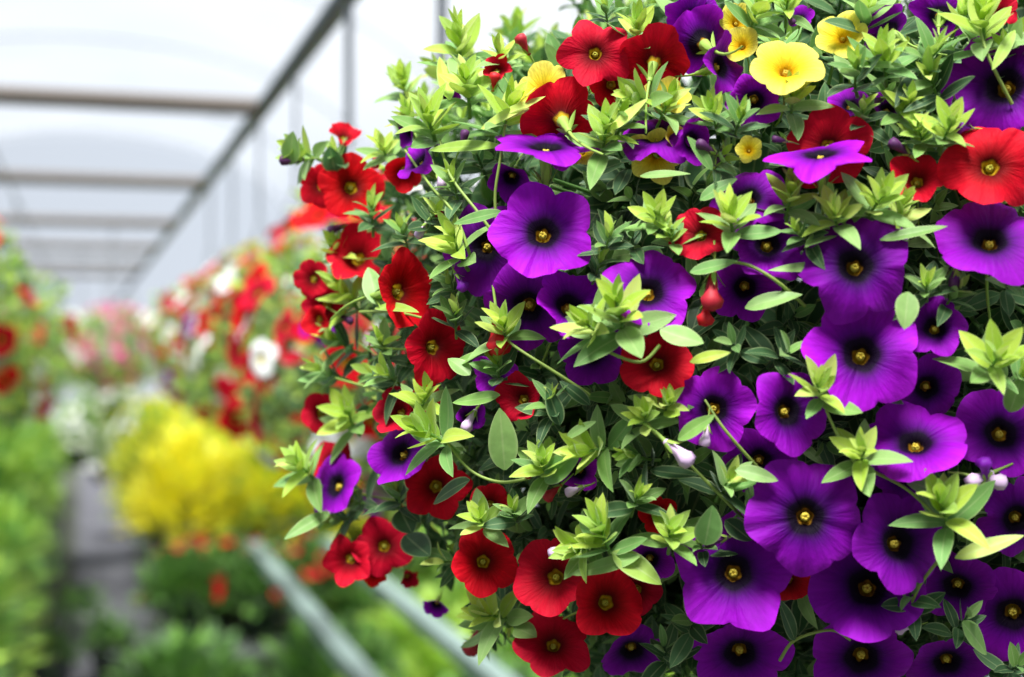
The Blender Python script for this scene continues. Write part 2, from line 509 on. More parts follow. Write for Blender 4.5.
# px, py, radius px, colour, facing right, facing up, layer(cm), cup, (back-facing)
FL = [
 # ---- purple
 (543,231,50,'P',0,.38,1.6,.06), (484,247,43,'P',-.35,-.1,-.6,.1), (527,308,46,'P',-.25,-.35,-.4,.12), (570,305,38,'P',.25,.45,.6,.45),
 (648,289,46,'P',.05,.5,.9,.2), (546,143,50,'P',.02,.93,1.4,.05), (418,160,27,'P',-.7,.6,.6,.35), (409,131,16,'P',-.8,-.3,.2,.6),
 (446,98,15,'P',.5,.6,-.3,.7), (748,196,38,'P',-.1,.55,.2,-.1), (768,243,38,'P',.1,.35,.3,.2), (856,264,52,'P',.05,.3,1.6,.1),
 (862,353,56,'P',.05,.3,1.0,.05), (935,327,31,'P',0,.35,.4,.25), (990,238,51,'P',0,.62,1.2,.0), (1004,84,56,'P',-.3,.3,1.0,.15),
 (714,408,40,'P',0,.15,.4,.15), (789,411,42,'P',.45,.1,1.0,.2), (760,462,36,'P',.1,-.2,-.8,.1), (806,517,57,'P',0,.1,1.8,-.05),
 (734,572,55,'P',0,.25,1.2,.05), (900,543,50,'P',.45,.2,1.4,.1), (868,586,56,'P',0,.35,.2,.1), (915,440,50,'P',-.05,.78,1.0,.0),
 (1002,432,46,'P',.15,.3,.2,.15), (905,474,32,'P',-.2,0,-.4,.3), (928,388,34,'P',.2,-.2,-.8,.2), (334,485,33,'P',-.68,.3,.5,.15),
 (399,453,34,'P',-.6,.35,1.0,.15), (470,418,17,'P',.2,.3,0,.7), (820,150,48,'P',0,.93,1.8,-.1), (700,42,38,'P',-.1,.25,-.1,.35,1),
 (722,66,30,'P',.75,.1,.3,.4), (688,15,24,'P',-.3,.6,-.2,.4,1), (754,101,27,'P',0,-.4,-.2,.4), (655,133,38,'P',-.2,.72,-.2,.1),
 (692,140,24,'P',.6,-.1,.2,.4), (740,655,46,'P',0,-.35,-1.6,.15), (862,660,50,'P',0,-.3,-1.8,.15), (1013,616,50,'P',-.1,-.25,-1.6,.15),
 (957,588,40,'P',-.2,-.4,-2.4,.2), (948,664,38,'P',.1,-.4,-2.0,.3), (578,472,22,'P',-.3,-.3,-.4,.4), (632,652,34,'P',.1,-.5,-2.4,.3),
 (511,178,22,'P',-.2,-.6,-.6,.5), (745,288,32,'P',0,-.3,-1.4,.2), (592,352,34,'P',-.2,0,-1.0,.2), (888,30,27,'P',-.2,.4,-.4,.4,1),
 (940,14,28,'P',.3,.4,-.4,.4,1), (850,104,22,'P',0,.6,-.8,.2), (888,108,20,'P',.2,.5,-.8,.3), (495,372,22,'P',-.2,0,-1.0,.3),
 (1018,520,40,'P',.2,-.2,-1.0,.2), (702,8,20,'P',0,.6,-.4,.3), (800,18,14,'P',0,.5,-.6,.4), (560,150,20,'P',0,-.4,-.9,.2),
 (436,605,14,'P',-.3,-.6,-.6,.4), (650,560,24,'P',0,-.2,-1.2,.3),
 # ---- red
 (595,52,34,'R',-.05,.15,1.0,.1), (352,187,33,'R',.25,.1,1.0,.02), (319,186,22,'R',-.5,0,-.5,.2), (991,165,46,'R',.02,.25,1.6,.02),
 (657,362,37,'R',0,.42,.6,.1), (436,347,37,'R',.62,.05,0,.2), (403,291,40,'R',.78,.1,.4,.35), (357,257,31,'R',-.2,.35,.3,.5),
 (484,561,34,'R',.15,.25,.8,.15), (553,576,40,'R',-.35,.3,.4,.3), (608,602,38,'R',.3,.25,.8,.35), (553,643,36,'R',-.05,.62,.8,.1),
 (384,546,29,'R',0,.2,.4,.1), (349,560,24,'R',-.3,-.1,0,.3), (374,574,13,'R',0,-.5,-.4,.4), (408,577,11,'R',.4,-.5,-.6,.6),
 (700,234,30,'R',-.25,.35,.6,.12), (917,180,28,'R',-.1,.4,.2,.5), (560,117,40,'R',-.1,.3,-.2,.35,1), (655,58,36,'R',.2,.55,-.1,.2,1),
 (650,92,22,'R',.2,.3,-.8,.4), (522,399,25,'R',-.4,.2,.4,.5), (398,412,26,'R',-.6,.4,.2,.35), (321,413,20,'R',0,.1,-1.2,.1),
 (332,462,23,'R',-.4,.3,-.6,.2), (312,279,20,'R',-.5,0,-.6,.2), (326,305,22,'R',-.2,-.1,-.4,.4), (658,514,20,'R',0,.1,-.9,.3),
 (829,146,40,'R',.02,.05,.1,.05), (637,590,25,'R',0,0,-1.2,.2), (344,136,17,'R',.2,.75,-.4,.5), (404,172,20,'R',-.2,-.5,-.8,.4),
 (436,487,32,'R',0,0,-1.6,.2), (1000,12,18,'R',0,.3,-.2,.3), (789,582,24,'R',.2,-.4,-1.4,.3), (497,70,15,'R',0,.4,.2,.6),
 (318,320,16,'R',-.5,-.2,-.3,.4), (612,85,24,'R',.2,-.2,-.8,.3), (425,400,18,'R',.3,-.2,-1.2,.3), (490,505,22,'R',0,0,-1.4,.2),
 # ---- yellow
 (786,67,38,'Y',0,.62,1.5,.22), (741,45,20,'Y',-.3,.3,.1,.4), (737,22,20,'Y',.2,.2,-.2,.4), (541,90,30,'Y',-.5,.35,.2,.2),
 (842,36,26,'Y',-.2,.4,-.1,.3), (655,155,27,'Y',-.1,-.2,-.5,.2), (673,138,13,'Y',.5,.2,.1,.6), (749,150,14,'Y',0,.2,-.3,.4),
 (582,152,14,'Y',-.3,.1,-.5,.3), (668,98,22,'Y',.1,.5,-.8,.3),
]
FLS = []
def place_flower(i, f):
    px, py, r, c, dx, dy, lay, cup = f[:8]
    back = len(f) > 8
    p, t = at(px, py, lay * .01)
    dz = math.sqrt(max(0.04, 1 - dx * dx - dy * dy))
    n = (RGT * dx + UP * dy - FWD * (dz * (-0.55 if back else 1))).normalized()
    n = (n + RGT * ((px - 512) / FPX) * -0.6).normalized()
    R = r * t / FPX * (1.04 + max(0, cup) * .35)
    rng = random.Random(100 + i)
    FLS.append((p, n, R))
    tilt = math.hypot(dx, dy)
    ruf = .4 if (tilt > .82 and r > 40) else rng.uniform(.8, 1.6) * (1 if c != 'Y' else .6) * (1 if r > 25 else .8)
    V, F, U = corolla(i * 7 + 3, cup, ruf, 60, None, rng.uniform(.11, .20) + (.12 if ruf == .4 else 0), rng.uniform(0, 1) + (1.5 if ruf == .4 else 0))
    me = mesh('flower', V, F, PM[c], U)
    M = Matrix.Translation(p - n * R * .06) @ frame(n, rng.uniform(0, 6.28)) @ Matrix.Scale(R, 4)
    o = put('flower', me, M)
    o['label'] = FLAB[c]
    link('stamen', STAM[c], o)
    link('calyx', CALYX[i % 4], o)
for i, f in enumerate(FL):
    place_flower(i, f)

# leafy shoots: px, py, image direction of the tip (deg, 90 = up), size px, tone, layer cm, lean to viewer
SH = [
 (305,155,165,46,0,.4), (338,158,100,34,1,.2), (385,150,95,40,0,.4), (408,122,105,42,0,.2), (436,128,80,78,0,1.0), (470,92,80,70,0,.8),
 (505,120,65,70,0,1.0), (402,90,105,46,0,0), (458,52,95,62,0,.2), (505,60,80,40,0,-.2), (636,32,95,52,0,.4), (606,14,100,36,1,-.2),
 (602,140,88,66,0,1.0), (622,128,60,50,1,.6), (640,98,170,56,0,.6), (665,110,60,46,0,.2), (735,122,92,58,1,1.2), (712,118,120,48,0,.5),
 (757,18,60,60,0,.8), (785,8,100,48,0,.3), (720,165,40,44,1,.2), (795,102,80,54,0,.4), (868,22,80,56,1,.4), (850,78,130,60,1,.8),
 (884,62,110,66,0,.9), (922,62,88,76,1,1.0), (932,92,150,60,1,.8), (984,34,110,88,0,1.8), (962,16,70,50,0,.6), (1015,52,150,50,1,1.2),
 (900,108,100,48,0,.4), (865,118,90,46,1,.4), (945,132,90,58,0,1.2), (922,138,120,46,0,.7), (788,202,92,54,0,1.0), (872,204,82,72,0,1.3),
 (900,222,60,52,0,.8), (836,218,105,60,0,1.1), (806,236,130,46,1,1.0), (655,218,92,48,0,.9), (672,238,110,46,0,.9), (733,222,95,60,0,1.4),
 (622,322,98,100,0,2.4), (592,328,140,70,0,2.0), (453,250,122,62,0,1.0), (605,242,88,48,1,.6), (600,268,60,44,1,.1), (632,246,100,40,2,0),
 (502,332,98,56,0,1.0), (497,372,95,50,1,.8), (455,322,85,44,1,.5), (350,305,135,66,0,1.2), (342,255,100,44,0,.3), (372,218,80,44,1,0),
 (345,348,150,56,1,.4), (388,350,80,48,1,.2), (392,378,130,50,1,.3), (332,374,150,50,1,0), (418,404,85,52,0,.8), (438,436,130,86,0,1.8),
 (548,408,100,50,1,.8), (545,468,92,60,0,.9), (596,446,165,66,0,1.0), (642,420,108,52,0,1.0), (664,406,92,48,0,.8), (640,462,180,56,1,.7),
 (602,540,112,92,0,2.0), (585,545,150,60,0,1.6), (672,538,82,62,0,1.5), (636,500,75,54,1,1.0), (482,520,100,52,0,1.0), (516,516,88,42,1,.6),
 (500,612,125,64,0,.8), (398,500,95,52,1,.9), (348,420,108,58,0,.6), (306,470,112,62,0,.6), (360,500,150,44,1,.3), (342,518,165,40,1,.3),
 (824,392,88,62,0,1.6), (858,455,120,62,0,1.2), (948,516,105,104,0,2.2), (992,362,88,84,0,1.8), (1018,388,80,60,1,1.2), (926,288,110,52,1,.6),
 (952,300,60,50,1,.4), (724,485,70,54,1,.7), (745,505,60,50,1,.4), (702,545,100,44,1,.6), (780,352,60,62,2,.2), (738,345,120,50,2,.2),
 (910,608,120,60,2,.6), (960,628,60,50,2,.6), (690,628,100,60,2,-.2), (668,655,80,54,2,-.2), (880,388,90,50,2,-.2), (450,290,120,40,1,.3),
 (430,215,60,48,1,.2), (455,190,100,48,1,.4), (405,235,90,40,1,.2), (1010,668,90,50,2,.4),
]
SHM = {}
for tone in (0, 1, 2):
    for k in range(7):
        mb = MB(); shoot_geo(mb, 50 * tone + k, tone=tone, n=(15, 12, 9)[tone])
        SHM[tone, k] = mb.me('leafy_shoot', M_LEAF)
def place_shoot(i, s):
    px, py, ang, sz, tone, lay = s[:6]
    rng = random.Random(900 + i)
    p, t = at(px, py, lay * .01)
    a = math.radians(ang)
    ax = (RGT * math.cos(a) + UP * math.sin(a)) * .85 - FWD * rng.uniform(.35, .8)
    ax = (ax + outward(p) * .2).normalized()
    size = sz * t / FPX * (1.22 if sz < 60 else 1.22 - .25 * min(1, (sz - 60) / 35))
    M = Matrix.Translation(p) @ frame(ax, rng.uniform(0, 6.28)) @ Matrix.Scale(size, 4)
    put('leafy_shoot', SHM[tone, i % 7], M)
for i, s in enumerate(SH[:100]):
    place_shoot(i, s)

# large single leaves with their own place: px,py root ; px,py tip ; width px ; tone ; layer
LV = [
 (378,305,368,266,22,'m',1.6), (375,308,412,303,14,'y',1.8), (452,365,492,352,0,'m',1.0), (505,470,500,410,30,'m',1.5), (545,482,578,448,26,'m',1.3),
 (470,480,425,500,20,'o',1.0), (566,438,592,420,0,'m',1.4), (640,556,572,576,17,'m',2.2), (612,552,662,582,26,'y',2.2), (705,545,712,508,28,'m',1.8),
 (735,470,778,477,17,'m',1.6), (678,440,712,414,16,'m',1.7), (690,272,738,262,17,'m',1.4), (660,330,704,346,24,'m',2.0), (690,362,728,350,13,'y',1.4),
 (745,308,800,290,20,'m',1.0), (838,268,772,264,12,'m',.9), (908,292,905,328,24,'m',2.4), (955,558,1024,534,18,'y',2.2), (905,480,962,500,20,'m',1.5),
 (700,200,735,176,16,'m',.6), (640,176,690,172,12,'m',.6), (502,212,452,222,15,'m',1.6), (610,130,650,100,14,'y',1.5), (330,512,285,535,15,'m',.8),
 (400,510,412,532,28,'o',1.0), (405,535,432,560,28,'o',.6), (500,625,468,652,15,'m',1.4), (515,628,534,634,22,'m',1.2), (560,425,548,388,18,'o',1.2),
 (962,622,990,655,24,'m',1.2), (650,470,700,478,16,'o',.8), (880,240,948,224,13,'m',1.5), (820,158,770,160,22,'o',.2), (430,150,500,140,16,'y',1.3),
 (290,165,292,132,20,'m',.5), (335,172,330,148,22,'o',.5), (725,520,752,540,20,'o',.6), (795,640,780,600,18,'o',.3), (1010,412,1022,378,22,'m',1.6),
 (470,375,448,356,18,'m',1.3), (500,395,455,405,0,'m',1.0), (590,405,560,380,15,'o',.6), (905,66,850,62,10,'m',1.3), (940,95,905,108,11,'o',1.2),
 (712,170,690,135,14,'m',.8), (955,50,920,35,12,'m',.9), (1015,30,990,75,12,'y',2.0), (450,100,440,62,16,'y',.9), (480,130,540,92,13,'y',1.5),
]
for i, (x0, y0, x1, y1, w, tn, lay) in enumerate(LV):
    a, ta = at(x0, y0, lay * .01); b, tb = at(x1, y1, (lay + .5) * .01)
    rng = random.Random(3000 + i)
    L = (b - a).length
    pxl = math.hypot(x1 - x0, y1 - y0)
    wd = (w if w else pxl * .36) * ta / FPX
    X = (b - a).normalized()
    Zt = (UP * .55 - FWD * .85)
    Yv = Zt.cross(X).normalized(); Zv = X.cross(Yv)
    M = Matrix(((X.x, Yv.x, Zv.x, a.x), (X.y, Yv.y, Zv.y, a.y), (X.z, Yv.z, Zv.z, a.z), (0, 0, 0, 1)))
    mb = MB()
    add_leaf(mb, Matrix.Identity(4), L, wd, rng.choice({'y': YOUNG, 'm': MID, 'o': OLD_SHADED}[tn]), rng, 7, 12, .12, .18)
    put('leaf', mb.me('leaf', M_LEAF), M)

# bare green stems: polylines in px with layer
ST = [
 [(590,395,.2),(555,372,1.0),(520,350,1.2),(505,338,1.2)], [(530,478,.2),(500,482,.9),(470,470,1.3),(445,440,1.8)], [(745,520,.2),(715,490,.9),(680,455,1.0),(645,425,1.0)],
 [(805,306,.2),(775,280,1.2),(745,264,1.2),(715,262,1.3)], [(660,345,1.6),(640,362,1.9),(605,350,2.2),(590,335,2.3)], [(505,250,.4),(480,215,1.0),(450,175,1.2),(440,140,1.0)],
 [(500,250,.2),(495,200,1.0),(500,160,1.2),(505,125,1.0)], [(470,255,.2),(455,215,.8),(430,185,1.0),(405,150,.6)], [(780,660,-1),(795,640,.2),(830,630,.3),(850,640,-.8)],
 [(945,552,2.2),(920,585,1.2),(905,620,.5)], [(870,470,.4),(905,488,1.2),(935,515,1.8)], [(360,312,.8),(395,312,.6),(430,320,.1)], [(1012,104,1.2),(990,60,2.2),(980,30,2.0)],
 [(395,395,.2),(360,385,.5),(335,378,.4)], [(860,470,1.4),(840,440,1.3),(826,410,1.5)], [(760,470,.2),(725,430,.8),(705,400,.2)],
]
for i, pl in enumerate(ST):
    P = [at(*q[:2], q[2] * .01)[0] for q in pl]
    # smooth
    Q = []
    for k in range(len(P) - 1):
        p0, p1, p2, p3 = P[max(k - 1, 0)], P[k], P[k + 1], P[min(k + 2, len(P) - 1)]
        for j in range(5):
            t = j / 5
            Q.append(.5 * ((2 * p1) + (p2 - p0) * t + (2 * p0 - 5 * p1 + 4 * p2 - p3) * t * t + (3 * p1 - p0 - 3 * p2 + p3) * t ** 3))
    Q.append(P[-1])
    V, F = tube(Q, [.0008 - .00025 * k / len(Q) for k in range(len(Q))], 7)
    put('stem', mesh('stem', V, F, M_STEM), Matrix.Identity(4))

# buds: px, py, length px, direction deg, kind, layer
def bud_me(mat, open_=0.0):
    mb = MB()
    V, F = lathe([(.02, 0), (.09, .05), (.10, .25), (.13, .5), (.20 + open_, .75), (.17 + open_ * .4, .93), (.05, 1.0), (.005, .97)], 10)
    tw = np.array(V); a = tw[:, 2] * 1.4
    rr = 1 + .22 * np.cos(5 * (np.arctan2(tw[:, 1], tw[:, 0]) + a)) * (tw[:, 2] > .4)
    tw[:, 0] *= rr; tw[:, 1] *= rr
    mb.add(tw, F)
    return mb.me('bud', mat)
BM = {'p': bud_me(M_BUDP), 'r': bud_me(M_BUDR, .06), 'k': bud_me(M_BUDK, .04), 'R': bud_me(M_BUDS, .1), 'v': bud_me(M_BUDV, .1)}
mb = MB(); rng = random.Random(8)
V, F = tube([(0, 0, -.7), (0, .04, -.3), (0, 0, .06)], [.03, .035, .07], 6); mb.add(V, F)
for k in range(5):
    M = Matrix.Rotation(k * 1.2566, 4, 'Z') @ Matrix.Translation((.05, 0, 0)) @ Matrix.Rotation(-1.15, 4, 'Y')
    V, F, U = leaf_geo(.5, .12, rng, .1, .3, 3, 5); mb.add(xf(V, M), F, U)
BUDC = mb.me('calyx', M_CAL)
BUDS = [
 (292,160,26,185,'p',.4), (463,140,22,70,'p',.8), (422,230,20,-120,'k',.6), (440,180,20,-70,'k',.4), (497,335,44,-85,'R',.8), (460,282,22,-60,'v',1.0),
 (678,452,38,-40,'k',1.8), (707,148,26,150,'p',.8), (720,158,20,60,'p',.5), (900,148,28,150,'p',.6), (712,290,44,-95,'r',1.2), (706,312,30,-100,'R',1.0),
 (712,590,20,-80,'p',.4), (878,100,18,200,'p',.3), (345,318,20,-30,'p',1.2), (338,228,22,200,'p',.2), (375,160,18,-90,'r',.2), (437,210,20,-60,'r',.2),
 (475,640,34,-120,'r',.6), (524,45,24,120,'r',.2), (494,82,20,80,'R',.4), (553,492,24,-140,'r',.4), (575,490,22,-160,'k',.5), (955,275,28,-100,'p',.8),
 (980,478,34,200,'k',1.4), (990,480,34,-10,'k',1.4), (985,470,28,100,'v',1.3), (948,268,20,70,'p',.6), (706,435,24,-100,'k',1.4), (470,420,26,-120,'k',1.0),
 (560,550,26,200,'k',1.4), (716,540,28,-170,'p',1.2), (528,470,18,-90,'r',.4), (975,22,18,60,'p',.5), (905,628,22,190,'k',.6), (790,18,16,-60,'p',.6),
 (965,128,20,180,'v',1.2), (780,140,18,170,'p',.6), (955,105,16,-90,'p',.8), (735,225,16,80,'k',1.2),
]
for i, (px, py, ln, ang, kd, lay) in enumerate(BUDS):
    p, t = at(px, py, lay * .01)
    a = math.radians(ang)
    ax = (RGT * math.cos(a) + UP * math.sin(a) - FWD * .3).normalized()
    sz = ln * t / FPX
    M = Matrix.Translation(p - ax * sz * .5) @ frame(ax, i) @ Matrix.Scale(sz, 4)
    o = put('bud', BM[kd], M)
    link('calyx', BUDC, o)

# the packed foliage inside the mound, gap shade put into its dark tones: nobody could count it
def shell_foliage(mb, rng, n, fr0, fr1, cen, ax, scl, tone_fn, nu=3, nv=6, front=False, pw=2.3, n_leaf=7, avoid=0):
    for k in range(n):
        while True:
            d = Vector((rng.gauss(0, 1), rng.gauss(0, 1), rng.gauss(0, 1))).normalized()
            if not front or d.dot(-FWD) > -.35: break
        s = sum(abs(x) ** pw for x in d) ** (-1 / pw)
        f = rng.uniform(fr0, fr1)
        q = d * s * f
        p = cen + RGT * q.x * ax[0] + FWD * (-q.y if False else q.y) * ax[1] + UP * q.z * ax[2]
        n_ = (RGT * d.x / ax[0] + FWD * d.y / ax[1] + UP * d.z / ax[2]).normalized()
        if avoid:
            hit = False
            for c_, fn, fr in FLS:
                v = p - c_; h = v.dot(fn)
                if h > -avoid and (v - fn * h).length < fr + scl * .35: hit = True; break
            if hit: continue
        axv = (n_ + UP * .35 + Vector((rng.uniform(-.6, .6), rng.uniform(-.6, .6), rng.uniform(-.6, .6)))).normalized()
        shoot_geo(mb, rng.random(), Matrix.Translation(p) @ frame(axv, rng.uniform(0, 6.28)), scl * rng.uniform(.7, 1.2), tone_fn(f, d, rng), n_leaf, nu, nv)
mb = MB(); rng = random.Random(77)
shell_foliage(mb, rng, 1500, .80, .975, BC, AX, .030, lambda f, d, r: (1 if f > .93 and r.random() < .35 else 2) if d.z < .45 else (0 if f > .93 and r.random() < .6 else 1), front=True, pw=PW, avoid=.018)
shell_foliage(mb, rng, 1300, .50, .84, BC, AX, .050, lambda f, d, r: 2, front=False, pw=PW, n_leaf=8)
# trailing stems from the pot outwards
for k in range(160):
    d = Vector((rng.gauss(0, 1), rng.gauss(0, 1), rng.gauss(0, 1) + .1)).normalized()
    e_ = BC + RGT * d.x * AX[0] * .95 + FWD * d.y * AX[1] * .95 + UP * d.z * AX[2] * .95
    s_ = BC + RGT * d.x * .1 + FWD * d.y * .1 - UP * .02
    m_ = (s_ + e_) / 2 + UP * .03
    V, F = tube([s_, m_, e_], [.0018, .0014, .001], 5)
    mb.add(V - 0, F, np.full((len(V), 2), .5), np.tile(np.array(MID[1]), (len(V), 1)))
fo = put('foliage', mb.me('foliage', M_LEAF), Matrix.Identity(4))
fo['kind'] = 'stuff'
# pot, soil and hanger inside the mound
pc = BC + UP * .0
V, F = lathe([(.001, -.15), (.085, -.15), (.088, -.148), (.125, -.005), (.133, -.004), (.133, .008), (.122, .008), (.118, -.02)], 28)
put('pot', mesh('pot', V, F, M_POT), Matrix.Translation(pc))
V, F = lathe([(.001, .006), (.06, .003), (.118, -.006), (.12, -.03)], 28)
put('soil', mesh('soil', V, F, M_SOIL), Matrix.Translation(pc))
mb = MB()
for k in range(3):
    a = k * 2.094 + .5
    V, F = tube([pc + Vector((.13 * math.cos(a), .13 * math.sin(a), 0)), pc + Vector((0, 0, .5))], .0012, 6); mb.add(V, F)
top = pc + Vector((0, 0, .5))
V, F = tube([top, Vector((top.x, top.y, CAMZ + .57)), Vector((.43, top.y, CAMZ + .62))], .0016, 6); mb.add(V, F)
put('hanger_wire', mb.me('hanger_wire', M_WIRE), Matrix.Identity(4))

# ------------------------------------------------------------------ baskets hanging further down the row
def simple_flower(seed, c):
    V, F, U = corolla(seed, .1, 1.0, 20, (0, 2, 4, 6, 8, 10, 12, 14), .16)
    return mesh('flower', V, F, PM[c], U)
SF = {c: [simple_flower(k * 3 + ord(c), c) for k in range(2)] for c in 'PRYWK'}
def fol_mesh(seed, n, scl, rad, tones, squash=.85):
    mb = MB(); rng = random.Random(seed)
    shell_foliage(mb, rng, n, .55, 1.0, Vector((0, 0, 0)), (rad, rad, rad * squash), scl, lambda f, d, r: r.choice(tones), 3, 4, n_leaf=6, pw=2.2)
    return mb.me('foliage', M_LEAF)
FB = [fol_mesh(1, 420, .055, .25, (0, 0, 1)), fol_mesh(2, 420, .055, .25, (0, 1, 1))]
def basket_pot_me():
    V, F = lathe([(.001, -.15), (.09, -.15), (.13, .0), (.14, .0), (.14, .012), (.125, .012), (.12, -.01), (.001, -.01)], 24)
    return mesh('pot', V, F, M_BASKETPOT)
POTB = basket_pot_me()
def far_basket(loc, seed, mix, nfl, label, pipe_z, group='hanging baskets down the row'):
    rng = random.Random(seed)
    b = empty('hanging_basket', loc)
    tag(b, label, 'hanging basket', group)
    f = link('foliage', FB[seed % 2], b, Matrix.Rotation(seed * 1.7, 4, 'Z')); f['kind'] = 'stuff'
    link('pot', POTB, b, Matrix.Translation((0, 0, -.04)))
    mb = MB()
    hz = pipe_z - loc[2] + .012
    for k in range(3):
        a = k * 2.094 + seed
        V, F = tube([(.13 * math.cos(a), .13 * math.sin(a), 0), (0, 0, .34)], .002, 5); mb.add(V, F)
    V, F = tube([(0, 0, .34), (0, 0, hz)], .0075 if seed < 3 else .004, 6); mb.add(V, F)
    link('hanger_wire', mb.me('hanger_wire', M_WIRE), b)
    for k in range(nfl):
        d = Vector((rng.gauss(0, 1), rng.gauss(0, 1) - .4, rng.gauss(0, 1) + .2)).normalized()
        c = rng.choices(list(mix), list(mix.values()))[0]
        s = sum(abs(x) ** 2.2 for x in d) ** (-1 / 2.2)
        p = Vector((d.x * .255, d.y * .255, d.z * .255 * .85)) * s
        n = (d + Vector((rng.uniform(-.3, .3), rng.uniform(-.3, .3), rng.uniform(-.1, .4)))).normalized()
        M = Matrix.Translation(p) @ frame(n, rng.uniform(0, 6.28)) @ Matrix.Scale(rng.uniform(.021, .033), 4)
        o = link('flower', rng.choice(SF[c]), b, M)
        o['label'] = {'P': 'purple flower', 'R': 'red flower', 'Y': 'yellow flower', 'W': 'white flower', 'K': 'pink flower'}[c]
    return b
PZ = CAMZ + .60
names = [
 (1.74, {'R': 8, 'W': 2.5, 'P': 1}, 'blurred basket of red and white flowers hanging directly behind the big front mound'),
 (2.40, {'R': 8, 'W': 2.5, 'Y': .6}, 'blurred red and white flowering basket, second behind the big front mound'),
 (3.04, {'R': 6, 'W': 2, 'P': .5}, 'blurred red and white flowering basket, third behind the front mound in the row'),
 (3.70, {'R': 8, 'W': 2.5, 'P': .6}, 'blurred flowering basket whose left edge shows white flowers above the yellow plants'),
 (4.40, {'R': 4, 'W': 3, 'P': 2}, 'blurred basket with white and purple flowers, fifth behind the front mound'),
 (5.20, {'R': 4, 'W': 3, 'K': 2}, 'far blurred basket, sixth behind the front mound, with red, white and pink flowers'),
]
for k, (y, mix, lab) in enumerate(names):
    far_basket((.43, y, CAMZ - (.0 if k < 5 else -.02)), k + 1, mix, 95 if k < 5 else 60, lab, PZ)
for k, (x, y, dz, mix, lab) in enumerate([(.13, 7.2, -.02, {'K': 9, 'R': 1}, 'far blurred basket of pink flowers over the aisle'), (.27, 9.0, 0, {'K': 8, 'P': 1}, 'farthest basket of pink flowers, right behind the other pink one'),
 (-.02, 9.0, -.02, {'W': 5, 'K': 3}, 'farthest pale basket over the aisle, left of the pink ones'), (.15, 10.8, -.38, {'W': 9}, 'white-flowered basket hanging low over the far end of the aisle')]):
    far_basket((x, y, CAMZ + dz), 40 + k, mix, 60, lab, PZ, 'baskets hung over the aisle')
for k, (x, y, mix, lab) in enumerate([
 (-.275, 2.75, {'R': 5, 'Y': .5}, 'blurred green and red flowering basket cut by the left edge of the picture'),
 (-.275, 4.6, {'R': 3, 'W': 2}, 'blurred leafy basket behind the one cut by the left edge'),
 (-.275, 6.2, {'K': 3, 'W': 2}, 'far blurred pale basket left of the aisle')]):
    far_basket((x, y, CAMZ + (.03 if k == 0 else -.04)), 20 + k, mix, 46, lab, PZ, 'hanging baskets on the left row')

# ------------------------------------------------------------------ greenhouse frame and film
def thing_mesh(name, V, F, mat, **k):
    o = link(name, mesh(name, V, F, mat)); tag(o, **k); return o
def pipe(name, a, b, r, mat, label, cat='pipe', group=None):
    n = 9
    P = [Vector(a).lerp(Vector(b), i / (n - 1)) for i in range(n)]
    V, F = tube(P, r, 12)
    # closed ends
    return thing_mesh(name, V, F, mat, label=label, cat=cat, group=group)
pipe('hanging_rail', (.43, -1.0, PZ), (.43, 24, PZ), .021, M_PIPE, 'long grey pipe overhead running down the aisle with baskets hung from it', 'pipe')
pipe('overhead_cable', (-.272, -1.0, PZ), (-.272, 24, PZ), .004, M_PIPE, 'thin overhead cable carrying the baskets left of the aisle', 'cable')
ty = [3.62, 5.38, 7.2, 9.0, 10.8, 12.6]
tl = ['nearest grey crossbar overhead, the lowest edge brownish', 'second crossbar overhead, behind the nearest one', 'third crossbar overhead, faint and blurred',
      'fourth crossbar overhead, very faint', 'fifth crossbar overhead, far and faint', 'sixth crossbar overhead, farthest and faintest']
for y, l in zip(ty, tl):
    pipe('crossbar', (-3.2, y, PZ + .0), (.44, y, PZ - .0), .024, M_RUST, l, 'crossbar', 'crossbars under the roof')

# film
m, n, p = newmat('greenhouse_film')
N, L = n.nodes, n.links
N.remove(p)
tr = N.new('ShaderNodeBsdfTransparent'); tr.inputs[0].default_value = (.96, .98, 1, 1)
tl_ = N.new('ShaderNodeBsdfTranslucent'); tl_.inputs[0].default_value = (.92, .95, 1, 1)
mx = N.new('ShaderNodeMixShader')
t = N.new('ShaderNodeTexCoord'); nz = N.new('ShaderNodeTexNoise'); nz.inputs['Scale'].default_value = .8
L.new(t.outputs['Object'], nz.inputs['Vector'])
mr = N.new('ShaderNodeMapRange'); mr.inputs['To Min'].default_value = .06; mr.inputs['To Max'].default_value = .16
L.new(nz.outputs['Fac'], mr.inputs['Value']); L.new(mr.outputs[0], mx.inputs[0])
L.new(tr.outputs[0], mx.inputs[1]); L.new(tl_.outputs[0], mx.inputs[2]); L.new(mx.outputs[0], N['Material Output'].inputs['Surface'])
M_FILM = m
arc = []
for k in range(25):
    a = math.pi * k / 24
    arc.append((3.3 * math.cos(a), 3.4 + 1.6 * math.sin(a)))
for nm, x in (('wall_left', -3.3), ('wall_right', 3.3)):
    tag(link(nm, mesh(nm, [(x, -3, 0), (x, 24, 0), (x, -3, 3.4), (x, 24, 3.4)], [(0, 1, 3, 2)], M_FILM)), kind='structure')
Y0, Y1 = -3, 24
V = [(x, y, z) for y in (Y0, Y1) for x, z in arc]
k_ = len(arc)
tag(link('ceiling', mesh('ceiling', V, grid_faces(k_, 2), M_FILM)), kind='structure')
V = []; F = []
for i, (x, z) in enumerate(arc):
    V += [(x, Y1, z), (x, Y1, 0)]
F = [(2 * i, 2 * i + 1, 2 * i + 3, 2 * i + 2) for i in range(k_ - 1)]
tag(link('wall_back', mesh('wall_back', V, F, M_FILM)), kind='structure')
